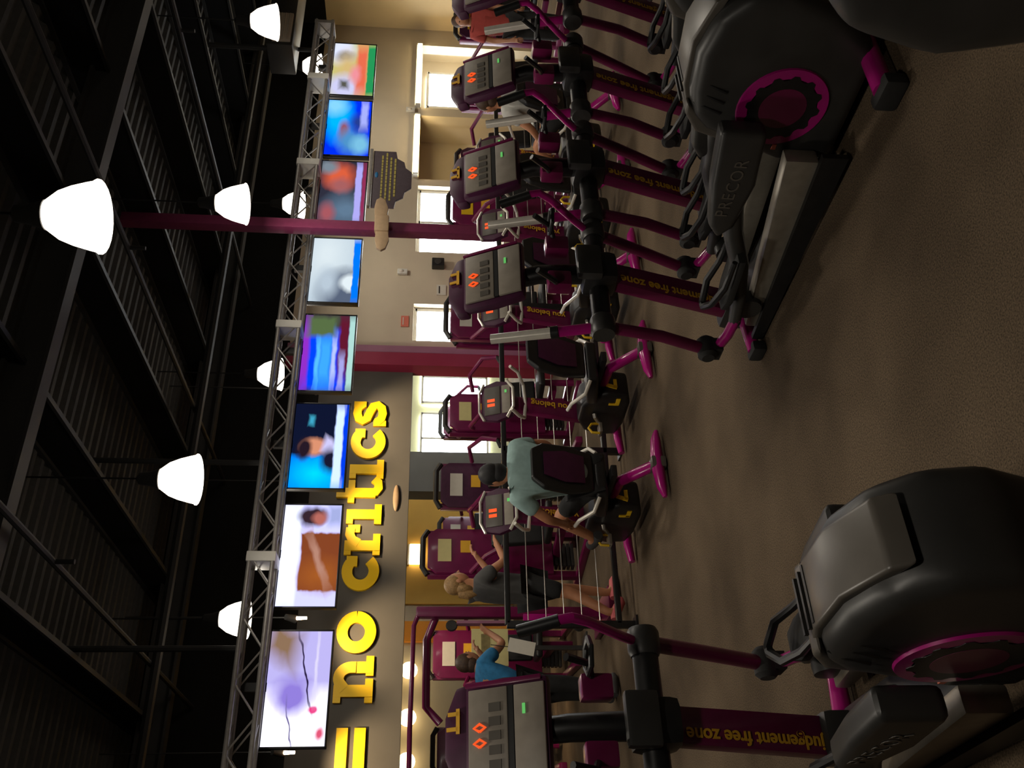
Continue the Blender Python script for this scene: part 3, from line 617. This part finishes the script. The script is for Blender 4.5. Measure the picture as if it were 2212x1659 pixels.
# rounded dark machine at the lower right edge
t = thing('exercise_machine', 'rounded black machine cover at the lower right edge of the frame', 'machine', (2.5, 1.22, 0), R(4))
MB().prism([(-.6, .05), (-.62, .5), (-.5, .78), (-.3, .9), (0, .93), (.3, .88), (.5, .72), (.58, .4), (.5, .05)], lambda a, b, d: (d, a, b), -.24, .24).obj('cover', 'charcoal', t, .12, seg=5)
MB().prism([(-.45, .8), (-.28, .915), (0, .945), (.28, .9), (.26, .87), (0, .91), (-.26, .88), (-.42, .77)], lambda a, b, d: (d, a, b), -.1, .1).obj('cover_ridge', 'grey_plastic', t, .01)
MB().tube([(-.34, -.35, .05), (.34, -.35, .05)], .045, 12).obj('stabiliser', 'pink', t)
MB().tube([(-.3, .35, .05), (.3, .35, .05)], .045, 12).obj('stabiliser', 'pink', t)

# ------------------------------------------------------------------ recumbent bikes
def recumbent(label):
    t = thing('recumbent_bike', label, 'exercise bike', group='recumbent bikes in the second row')
    rb = MB().tube([(-.3, 0, .05), (-.22, 0, .065), (-.06, 0, .075), (.06, 0, .075), (.22, 0, .065), (.3, 0, .05)], [.018, .04, .05, .05, .04, .018], 12).obj('rear_foot', 'pink', t)
    MB().box((0, .02, .07), (.1, .13, .12)).obj('foot_clamp', 'grey_plastic', rb, .02)
    MB().tube([(0, .02, .08), (0, .3, .32), (0, .55, .34), (0, 1.0, .22), (0, 1.3, .12)], .045, 12).obj('main_boom', 'pink', t)
    ff = MB().tube([(-.26, 1.3, .05), (-.1, 1.3, .07), (.1, 1.3, .07), (.26, 1.3, .05)], [.03, .04, .04, .03], 10).obj('front_foot', 'pink', t)
    MB().box((0, .42, .40), (.1, .6, .05)).obj('seat_rail', 'black', t, .01)
    MB().prism([(-.2, .0), (.2, .0), (.22, .2), (.18, .42), (-.18, .42), (-.22, .2)], lambda a, b, d: (a, .18 + b, .5 + d - .06 * (b / .42) ** 2), -.05, .05).obj('seat_pad', 'black', t, .03, seg=3)
    sb = MB().prism([(-.17, 0), (.17, 0), (.21, .2), (.2, .42), (.13, .52), (-.13, .52), (-.2, .42), (-.21, .2)], lambda a, b, d: (a, .2 - b * .3 + d, .56 + b), -.035, .035).obj('seat_back', 'black', t, .025, seg=3)
    MB().prism([(-.12, .08), (.12, .08), (.14, .25), (.1, .42), (-.1, .42), (-.14, .25)], lambda a, b, d: (a, .155 - b * .3 + d, .56 + b), -.012, 0).obj('back_shell', 'dark_purple', sb, .004)
    for s in (-1, 1): MB().tube([(s * .2, .2, .52), (s * .29, .28, .56), (s * .3, .42, .66), (s * .3, .52, .68)], .016, 8).obj('seat_handle', 'silver', t)
    shr = MB().prism([(.52, .12), (.5, .3), (.56, .44), (.72, .52), (.95, .52), (1.12, .44), (1.2, .3), (1.18, .12), (1.0, .08), (.66, .08)], lambda a, b, d: (d, a, b), -.13, .13).obj('drive_shroud', 'black', t, .04, seg=3)
    MB().box((-.05, .497, .27), (.035, .008, .1), (0, .3, 0)).box((-.02, .497, .235), (.09, .008, .03)).obj('shroud_logo', 'yellow', shr)
    MB().box((-.134, .62, .2), (.008, .1, .035)).box((-.134, .66, .23), (.008, .03, .09)).obj('shroud_logo', 'yellow', shr)
    for s in (-1, 1):
        dy, dz = (.1, .08) if s > 0 else (-.1, -.06)
        MB().tube([(s * .14, .82, .38), (s * .17, .82, .38), (s * .18, .82 - dy, .38 + dz)], .018, 8).obj('crank', 'steel', t)
        pd = MB().box((s * .24, .82 - dy, .38 + dz), (.1, .1, .03)).obj('pedal', 'panel_grey', t, .008)
        MB().tube([(s * .24 - .05, .80 - dy, .39 + dz), (s * .24 - .045, .8 - dy, .46 + dz), (s * .24, .8 - dy, .49 + dz), (s * .24 + .045, .8 - dy, .46 + dz), (s * .24 + .05, .8 - dy, .39 + dz)], .012, 6).obj('strap', 'yellow', pd)
    a0, a1 = Vector((0, 1.02, .45)), Vector((0, .9, 1.12))
    post = MB().prism([(-.1, -.035), (.1, -.035), (.1, .035), (-.1, .035)], lambda a, b, d: a0 + (a1 - a0) * d + Vector((a * (1 - .25 * d), b, 0)), 0, 1).obj('console_post', 'purple', t, .015)
    text_mesh('you belong', .088, 'post_lettering', 'ochre', post, frame((a0 + a1) / 2 + Vector((.02, -.042, -.03)), a1 - a0, (-1, 0, 0)), .0015, 1.0, .0015)
    MB().tube([(-.18, .84, 1.02), (-.24, .72, 1.08), (-.23, .62, 1.16)], .016, 8).tube([(.18, .84, 1.02), (.24, .72, 1.08), (.23, .62, 1.16)], .016, 8).tube([(-.18, .84, 1.02), (0, .9, 1.0), (.18, .84, 1.02)], .016, 8).obj('handlebar', 'silver', t)
    cM = frame((0, .84, 1.27), (1, 0, 0), (0, .35, .94))
    con = MB().at(cM).prism([(-.18, -.15), (.18, -.15), (.22, 0), (.18, .15), (-.18, .15), (-.22, 0)], lambda a, b, d: (a, b, d), -.05, 0).obj('console', 'dark_purple', t, .02)
    MB().at(cM).box((0, .04, .004), (.3, .15, .012)).obj('upper_panel', 'grey_plastic', con, .005)
    MB().at(cM).box((0, -.09, .004), (.3, .08, .012)).obj('lower_panel', 'panel_grey', con, .005)
    MB().at(cM).tube([(-.2, .12, 0), (-.1, .165, .0), (.1, .165, 0), (.2, .12, 0)], .012, 8).obj('top_rim', 'silver', con)
    MB().at(cM).tube([(-.2, -.1, .01), (-.1, -.16, .015), (.1, -.16, .015), (.2, -.1, .01)], .014, 8).obj('lower_rim', 'silver', con)
    for i in range(2): MB().at(cM).box((-.05 + i * .05, .05, .012), (.03, .07, .004)).obj('led_digit', 'led', con)
    MB().at(cM).box((.08, -.09, .012), (.03, .02, .004)).obj('green_light', 'led_green', con)
    return t
b0_ = recumbent('recumbent bike carrying the man in the pale teal shirt')
for i, (x, lb) in enumerate(((3.19, None), (4.27, 'empty recumbent bike beside the teal-shirted man, yellow mark on its black shroud'), (5.31, 'empty recumbent bike behind the elliptical trainer right of the aisle'),
                             (6.37, 'empty recumbent bike mostly hidden behind the silver grip'), (7.43, 'recumbent bike carrying the person in white'))):
    o = b0_ if lb is None else dup(b0_)
    o.location = (x, 6.47, 0); o.rotation_euler.z = R(4)
    if lb: o['label'] = lb

# ------------------------------------------------------------------ cable railing behind the bikes
t = thing('cable_railing', 'black railing with thin cables behind the row of recumbent bikes', 'railing', (0, 8.0, 0))
RX0, RX1 = 2.35, 9.2
MB().box(((RX0 + RX1) / 2, 0, 1.15), (RX1 - RX0, .06, .05)).obj('top_rail', 'black', t, .01)
MB().box(((RX0 + RX1) / 2, 0, .16), (RX1 - RX0, .06, .05)).obj('bottom_rail', 'black', t, .01)
x = RX0
while x <= RX1 + .01:
    p = MB().box((x, 0, .58), (.06, .06, 1.16)).obj('post', 'black', t, .006); MB().box((x, 0, .01), (.14, .14, .02)).obj('post_plate', 'black', p); x += (RX1 - RX0) / 4
for i in range(5): MB().tube([(RX0, 0, .33 + i * .16), (RX1, 0, .33 + i * .16)], .005, 5).obj('cable', 'steel', t)

# ------------------------------------------------------------------ strength machines beyond
def strength(label, loc, rz, shroud='purple', trim='paper', h=1.55):
    t = thing('strength_machine', label, 'weight machine', loc, R(rz), 'purple weight machines beyond the railing')
    for s in (-1, 1): MB().box((s * .27, 0, .04), (.08, 1.3, .08)).obj('base_rail', 'purple', t, .01)
    for s in (-1, 1): MB().box((s * .27, .45, h / 2), (.08, .1, h)).obj('upright', 'purple', t, .015)
    sh = MB().prism([(-.3, .35), (.3, .35), (.3, h - .1), (.22, h), (-.22, h), (-.3, h - .1)], lambda a, b, d: (a, .36 + d, b), -.02, .02).obj('shroud', shroud, t, .012)
    MB().box((0, .335, h - .2), (.3, .01, .16)).obj('placard', trim, sh); MB().box((.05, .335, h - .45), (.16, .01, .12)).obj('placard', 'ochre', sh)
    MB().tube([(-.3, .4, h), (-.2, .4, h + .06), (.2, .4, h + .06), (.3, .4, h)], .035, 8).obj('top_bow', 'charcoal', t)
    for i in range(9): MB().box((0, .47, .1 + i * .05), (.3, .12, .04)).obj('weight_plate', 'charcoal', t, .004)
    for s in (-1, 1): MB().tube([(s * .1, .47, .08), (s * .1, .47, h - .05)], .012, 6).obj('guide_rod', 'silver', t)
    MB().tube([(0, .47, .5), (0, .47, h)], .004, 4).obj('cable', 'black', t)
    MB().box((0, -.3, .48), (.36, .4, .08)).obj('seat_pad', 'black', t, .03, seg=3)
    MB().box((0, -.06, .82), (.32, .09, .6), (-.15, 0, 0)).obj('back_pad', 'black', t, .03, seg=3)
    MB().tube([(0, -.3, .44), (0, -.3, .05)], .04, 8).obj('seat_post', 'purple', t)
    for s in (-1, 1): MB().tube([(s * .3, .3, 1.3), (s * .42, .1, 1.35), (s * .42, -.25, 1.2), (s * .36, -.35, 1.02)], .028, 8).obj('press_arm', 'purple', t); MB().tube([(s * .36, -.35, 1.02), (s * .26, -.36, .98)], .026, 8).obj('grip', 'rubber', t)
    MB().box((0, .15, .3), (.09, .7, .09)).obj('cross_member', 'purple', t, .01)
    return t
strength('tall purple weight machine right behind the raised hand of the woman', (4.05, 10.2, 0), 10, 'purple', 'paper_yellow', 1.85)
strength('purple weight machine with pale placard behind the teal-shirted man', (5.0, 10.6, 0), -6, 'dark_purple', 'paper', 1.7)
strength('purple weight machine in front of the far bright window', (6.0, 10.3, 0), 8, 'purple', 'paper_yellow', 1.6)
strength('purple weight machine beside the maroon pilaster', (7.0, 9.7, 0), -10, 'purple', 'paper', 1.62)
strength('purple weight machine in front of the narrow bright window', (7.75, 10.9, 0), 4, 'dark_purple', 'paper', 1.5)
strength('purple weight machine with yellow placard left of the purple post', (8.6, 9.3, 0), -4, 'purple', 'yellow', 1.62)
strength('purple weight machine in front of the wide bright window', (9.8, 9.6, 0), 6, 'dark_purple', 'yellow', 1.5)
strength('purple weight machine in front of the empty cream recess', (10.9, 9.3, 0), 0, 'purple', 'paper', 1.5)
strength('purple weight machine with yellow mark in front of the recess window', (11.9, 8.9, 0), -8, 'dark_purple', 'yellow', 1.55)
strength('purple weight machine at the far right near the person in red', (12.3, 7.7, 0), 12, 'dark_purple', 'paper', 1.6)
strength('purple weight machine under the bulkhead behind the blond woman', (3.1, 11.6, 0), -5, 'purple', 'paper', 1.75)
strength('purple weight machine in the far room near the gold panel', (5.6, 13.6, 0), 5, 'purple', 'paper', 1.6)
strength('purple weight machine in the far room before the bright window', (7.9, 14.2, 0), -5, 'purple', 'paper_yellow', 1.6)
strength('purple weight machine in the far room below the globe lamps', (2.2, 13.2, 0), -5, 'purple', 'ochre', 1.65)

# purple cable frame at the left
t = thing('cable_machine', 'tall purple tubular cable frame with twin top tubes behind the blond woman', 'weight machine', (0, 9.3, 0))
MB().box((2.85, 0, .98), (.11, .12, 1.96)).obj('upright', 'purple', t, .02)
MB().box((.55, 0, .98), (.11, .12, 1.96)).obj('upright', 'purple', t, .02)
MB().tube([(2.85, 0, 1.93), (2.7, -.06, 1.98), (1.7, -.1, 1.99), (.7, -.06, 1.98), (.55, 0, 1.93)], .024, 10).obj('top_tube', 'purple', t)
MB().tube([(2.85, .05, 1.75), (2.6, .1, 1.85), (1.95, .12, 1.84), (1.8, .12, 1.7)], .04, 10).obj('top_tube', 'purple', t)
for x in (2.85, .55): MB().box((x, 0, .03), (.3, .9, .06)).obj('base_foot', 'purple', t, .01)
MB().box((2.74, -.02, 1.3), (.03, .1, .5)).obj('scale_plate', 'maroon_light', t)
MB().box((2.75, -.09, .7), (.12, .06, .36)).obj('weight_shield', 'pink', t, .01)
for z in (1.6, .3): MB().lathe([(.05, -.02), (.06, 0), (.05, .02)], 14, 'y', (2.72, 0, z)).obj('pulley', 'charcoal', t)
t = thing('instruction_card', 'white tilted card hanging left of the purple cable frame', 'card', (2.42, 8.98, .93), R(-10)); MB().box((0, 0, 0), (.13, .012, .26), (0, .2, 0)).obj('card_sheet', 'paper', t); MB().tube([(0, 0, .12), (.02, .0, .3)], .004, 5).obj('card_string', 'charcoal', t)
t = thing('wall_poster', 'olive yellow poster panel behind the man in the blue shirt', 'poster', (2.85, 10.6, 1.12)); MB().box((0, 0, 0), (.42, .03, .42)).obj('panel', 'paper_yellow', t); MB().box((0, -.017, .05), (.3, .004, .1)).obj('print', 'cloth_olive', t); MB().box((0, 0.02, -.66), (.05, .03, .92)).obj('stand_leg', 'charcoal', t); MB().box((0, 0.02, -1.11), (.3, .3, .02)).obj('stand_foot', 'charcoal', t)

# ------------------------------------------------------------------ people
def skin_obj(name, V, E, m, parent, root, sub=2):
    """V: {joint: (pos, radius)}; E: joint pairs"""
    names = list(V); me = bpy.data.meshes.new(name); me.from_pydata([V[n][0] for n in names], [(names.index(a), names.index(b)) for a, b in E], [])
    o = bpy.data.objects.new(name, me); C.objects.link(o)
    sm = o.modifiers.new('s', 'SKIN'); sm.use_smooth_shade = True
    for i, n in enumerate(names):
        r = V[n][1]; me.skin_vertices[0].data[i].radius = (r, r) if isinstance(r, (int, float)) else r
        me.skin_vertices[0].data[i].use_root = (n == root)
    ss = o.modifiers.new('d', 'SUBSURF'); ss.levels = sub; ss.render_levels = sub
    m2 = bpy.data.meshes.new_from_object(o.evaluated_get(bpy.context.evaluated_depsgraph_get())); m2.name = name
    bpy.data.objects.remove(o); bpy.data.meshes.remove(me)
    m2.materials.clear(); m2.materials.append(MATS[m]); m2.shade_smooth()
    ob = bpy.data.objects.new(name, m2); C.objects.link(ob); ob.parent = parent
    return ob
def person(label, loc, rz, J, look, cols, longhair=False, longsleeve=False, longpants=False):
    """J: joint positions, person faces local +Y"""
    skin, hair, shirt, pants, shoe = cols
    t = thing('person', label, 'person', loc, R(rz), None)
    V3 = {k_: Vector(v) for k_, v in J.items()}
    Rd = dict(pelvis=.125, spine=.115, chest=.135, neck=.052, head=.075, crown=.07, shl=.06, shr=.06, ell=.042, elr=.042, wrl=.03, wrr=.03, hil=.085, hir=.085, knl=.058, knr=.058, anl=.04, anr=.04, tol=.036, tor=.036)
    E = [('pelvis', 'spine'), ('spine', 'chest'), ('chest', 'neck'), ('neck', 'head'), ('head', 'crown'), ('chest', 'shl'), ('chest', 'shr'), ('shl', 'ell'), ('shr', 'elr'), ('ell', 'wrl'), ('elr', 'wrr'), ('pelvis', 'hil'), ('pelvis', 'hir'), ('hil', 'knl'), ('hir', 'knr'), ('knl', 'anl'), ('knr', 'anr'), ('anl', 'tol'), ('anr', 'tor')]
    V = {k_: (V3[k_], Rd[k_]) for k_ in Rd}
    # hands: palm, four fingers and a thumb, slightly curled
    for s in 'lr':
        d = (V3['wr' + s] - V3['el' + s]).normalized(); side = d.cross(Vector((0, 0, 1))); side = side.normalized() if side.length > .1 else Vector((1, 0, 0)); nrm = side.cross(d).normalized()
        pal = V3['wr' + s] + d * .05; V['pa' + s] = (pal, (.036, .02)); E.append(('wr' + s, 'pa' + s))
        kn = pal + d * .035; V['kn_' + s] = (kn, (.034, .016)); E.append(('pa' + s, 'kn_' + s))
        for i, (o_, ln) in enumerate(((-.03, .062), (-.01, .072), (.01, .068), (.03, .054))):
            a = kn + side * o_ + d * .018; b = a + d * ln * .5 - nrm * .008; c = b + d * ln * .4 - nrm * .026
            for j, p in enumerate((a, b, c)): V['f%s%d%d' % (s, i, j)] = (p, .0095 - .001 * j)
            E += [('kn_' + s, 'f%s%d0' % (s, i)), ('f%s%d0' % (s, i), 'f%s%d1' % (s, i)), ('f%s%d1' % (s, i), 'f%s%d2' % (s, i))]
        sg = 1 if s == 'l' else -1
        a = pal + side * sg * .035 - d * .01; b = a + side * sg * .022 + d * .03 - nrm * .01; V['t%s0' % s] = (a, .012); V['t%s1' % s] = (b, .01); E += [('pa' + s, 't%s0' % s), ('t%s0' % s, 't%s1' % s)]
    body = skin_obj('body', V, E, skin, t, 'pelvis')
    # head features
    fwd = Vector(look).normalized(); ctr = (V3['head'] + V3['crown']) / 2 + fwd * .005; sd = fwd.cross(Vector((0, 0, 1))).normalized()
    HM = frame(ctr, sd, (0, 0, 1))                                   # x side, y up, z back
    MB().at(HM).ball((0, -.01, -.012), (.074, .112, .09), 18, 12).obj('face', skin, body)
    MB().at(HM).tube([(0, .02, -.09), (0, -.012, -.118), (0, -.022, -.098)], [.008, .015, .008], 8).obj('nose', skin, body)
    for s in (-1, 1):
        MB().at(HM).ball((s * .03, .018, -.088), (.013, .008, .01), 10, 6).obj('eye', 'eye', body)
        MB().at(HM).ball((s * .076, -.008, .01), (.012, .032, .02), 10, 6).obj('ear', skin, body)
    MB().at(HM).ball((0, -.058, -.084), (.026, .007, .012), 10, 6).obj('mouth', 'skin_tan', body)
    hb = MB().at(HM).ball((0, .03, .018), (.085, .1, .098), 18, 12).ball((0, -.03, .045), (.078, .08, .07), 14, 10)
    if longhair: hb.at(HM).ball((0, -.06, .07), (.085, .11, .05), 14, 10).tube([(0, -.02, .1), (.02, -.1, .12), (.03, -.2, .1)], [.045, .05, .02], 10)
    hb.obj('hair', hair, t)
    # clothes
    k_ = 1.14
    lerp = lambda a, b, f: V3[a] + (V3[b] - V3[a]) * f
    hem = V3['pelvis'] + (V3['pelvis'] - V3['spine']).normalized() * .06
    SV = {'hem': (hem, .158), 'spine': (V3['spine'], .15), 'chest': (V3['chest'], .182), 'nk': (lerp('chest', 'neck', .75), .09)}
    SE = [('hem', 'spine'), ('spine', 'chest'), ('chest', 'nk')]
    for s in 'lr':
        SV['sh' + s] = (V3['sh' + s], .092); e = 1.0 if longsleeve else .62
        SV['sl' + s] = (lerp('sh' + s, 'el' + s, e), .07); SE += [('chest', 'sh' + s), ('sh' + s, 'sl' + s)]
        if longsleeve: SV['cu' + s] = (lerp('el' + s, 'wr' + s, .9), .042); SE.append(('sl' + s, 'cu' + s))
    skin_obj('shirt', SV, SE, shirt, t, 'spine')
    PV = {'pelvis': (V3['pelvis'], .152)}; PE = []
    for s in 'lr':
        PV['hi' + s] = (V3['hi' + s], .104); e = 1.0 if longpants else .82
        PV['kn' + s] = (lerp('hi' + s, 'kn' + s, e), .08); PE += [('pelvis', 'hi' + s), ('hi' + s, 'kn' + s)]
        if longpants: PV['hm' + s] = (lerp('kn' + s, 'an' + s, .8), .06); PE.append(('kn' + s, 'hm' + s))
    skin_obj('trousers' if longpants else 'shorts', PV, PE, pants, t, 'pelvis')
    for s in 'lr':
        a, b = V3['an' + s], V3['to' + s]; d = (b - a); d.z = min(d.z, 0); dd = Vector((d.x, d.y, 0)).normalized()
        lo = min(b.z, a.z - .05); 
        MB().tube([a - dd * .06 + Vector((0, 0, -.03)), a + Vector((0, 0, -.035)), b + dd * .02, b + dd * .06 + Vector((0, 0, -.005))], [.04, .05, .046, .024], 10).obj('shoe', shoe, t)
    return t
def seated(leg=0.0):
    return dict(pelvis=(0, .26, .66), spine=(0, .21, .86), chest=(0, .19, 1.06), neck=(0, .2, 1.22), head=(0, .23, 1.31), crown=(0, .24, 1.40),
                shl=(-.19, .2, 1.14), shr=(.19, .2, 1.14), ell=(-.3, .3, .9), elr=(.27, .3, .9), wrl=(-.3, .48, .78), wrr=(.29, .46, .76),
                hil=(-.1, .3, .63), hir=(.1, .3, .63), knl=(-.17, .66, .8 + leg), knr=(.17, .7, .74 - leg), anl=(-.22, .9, .46 + leg), anr=(.22, .74, .55), tol=(-.22, 1.03, .46 + leg), tor=(.22, .86, .53))
J = seated(); J.update(shl=(-.235, .18, 1.17), shr=(.235, .18, 1.17), ell=(-.36, .3, .92), elr=(.33, .28, .92))
person('man in a pale teal shirt seen from behind on a recumbent bike', (3.19, 6.47, 0), 4, J, (-.1, 1, -.1), ('skin_tan', 'hair_black', 'cloth_teal', 'cloth_black', 'shoe_dark'))
person('person in a white shirt and black shorts riding between the elliptical masts', (7.43, 6.47, 0), 4, seated(.02), (.1, 1, -.2), ('skin_tan', 'hair_brown', 'cloth_white', 'cloth_black', 'shoe_dark'))
stand = dict(pelvis=(0, 0, .92), spine=(0, .0, 1.1), chest=(0, .0, 1.27), neck=(0, .02, 1.44), head=(0, .05, 1.53), crown=(0, .06, 1.62), shl=(-.17, 0, 1.37), shr=(.17, .0, 1.37),
             ell=(-.22, .0, 1.1), elr=(.22, -.02, 1.1), wrl=(-.2, .1, .88), wrr=(.22, .08, .88), hil=(-.09, 0, .88), hir=(.09, 0, .88), knl=(-.1, .06, .5), knr=(.1, .0, .5), anl=(-.1, .02, .1), anr=(.1, -.08, .1), tol=(-.11, .14, .05), tor=(.11, .04, .05))
J = dict(stand); J.update(ell=(-.2, .22, 1.2), wrl=(-.17, .42, 1.36), elr=(.22, .18, 1.14), wrr=(.16, .38, 1.2), chest=(0, .03, 1.26), knr=(.1, -.1, .5), anr=(.1, -.3, .16), tor=(.1, -.2, .06))
person('blond woman in a grey shirt and black shorts reaching up behind the railing', (2.82, 8.45, 0), -80, J, (.1, 1, -.15), ('skin_tan', 'hair_blond', 'cloth_grey', 'cloth_black', 'shoe_pink'), longhair=True)
J = dict(stand); J.update(chest=(0, .16, 1.2), neck=(0, .27, 1.33), head=(0, .34, 1.4), crown=(0, .38, 1.48), shl=(-.17, .2, 1.29), shr=(.17, .2, 1.29), spine=(0, .06, 1.06), ell=(-.2, .42, 1.16), wrl=(-.15, .6, 1.3), elr=(.22, .4, 1.1), wrr=(.16, .6, 1.24))
person('man in a bright blue shirt leaning forward inside the purple cable frame', (2.02, 9.05, 0), -62, J, (0, 1, -.4), ('skin', 'hair_brown', 'cloth_blue', 'cloth_black', 'shoe_dark'), longpants=True)
person('dark haired person in a red shirt standing at the far right', (10.72, 8.3, 0), 140, dict(stand), (0, 1, 0), ('skin', 'hair_brown', 'cloth_red', 'cloth_black', 'shoe_dark'), longpants=True)
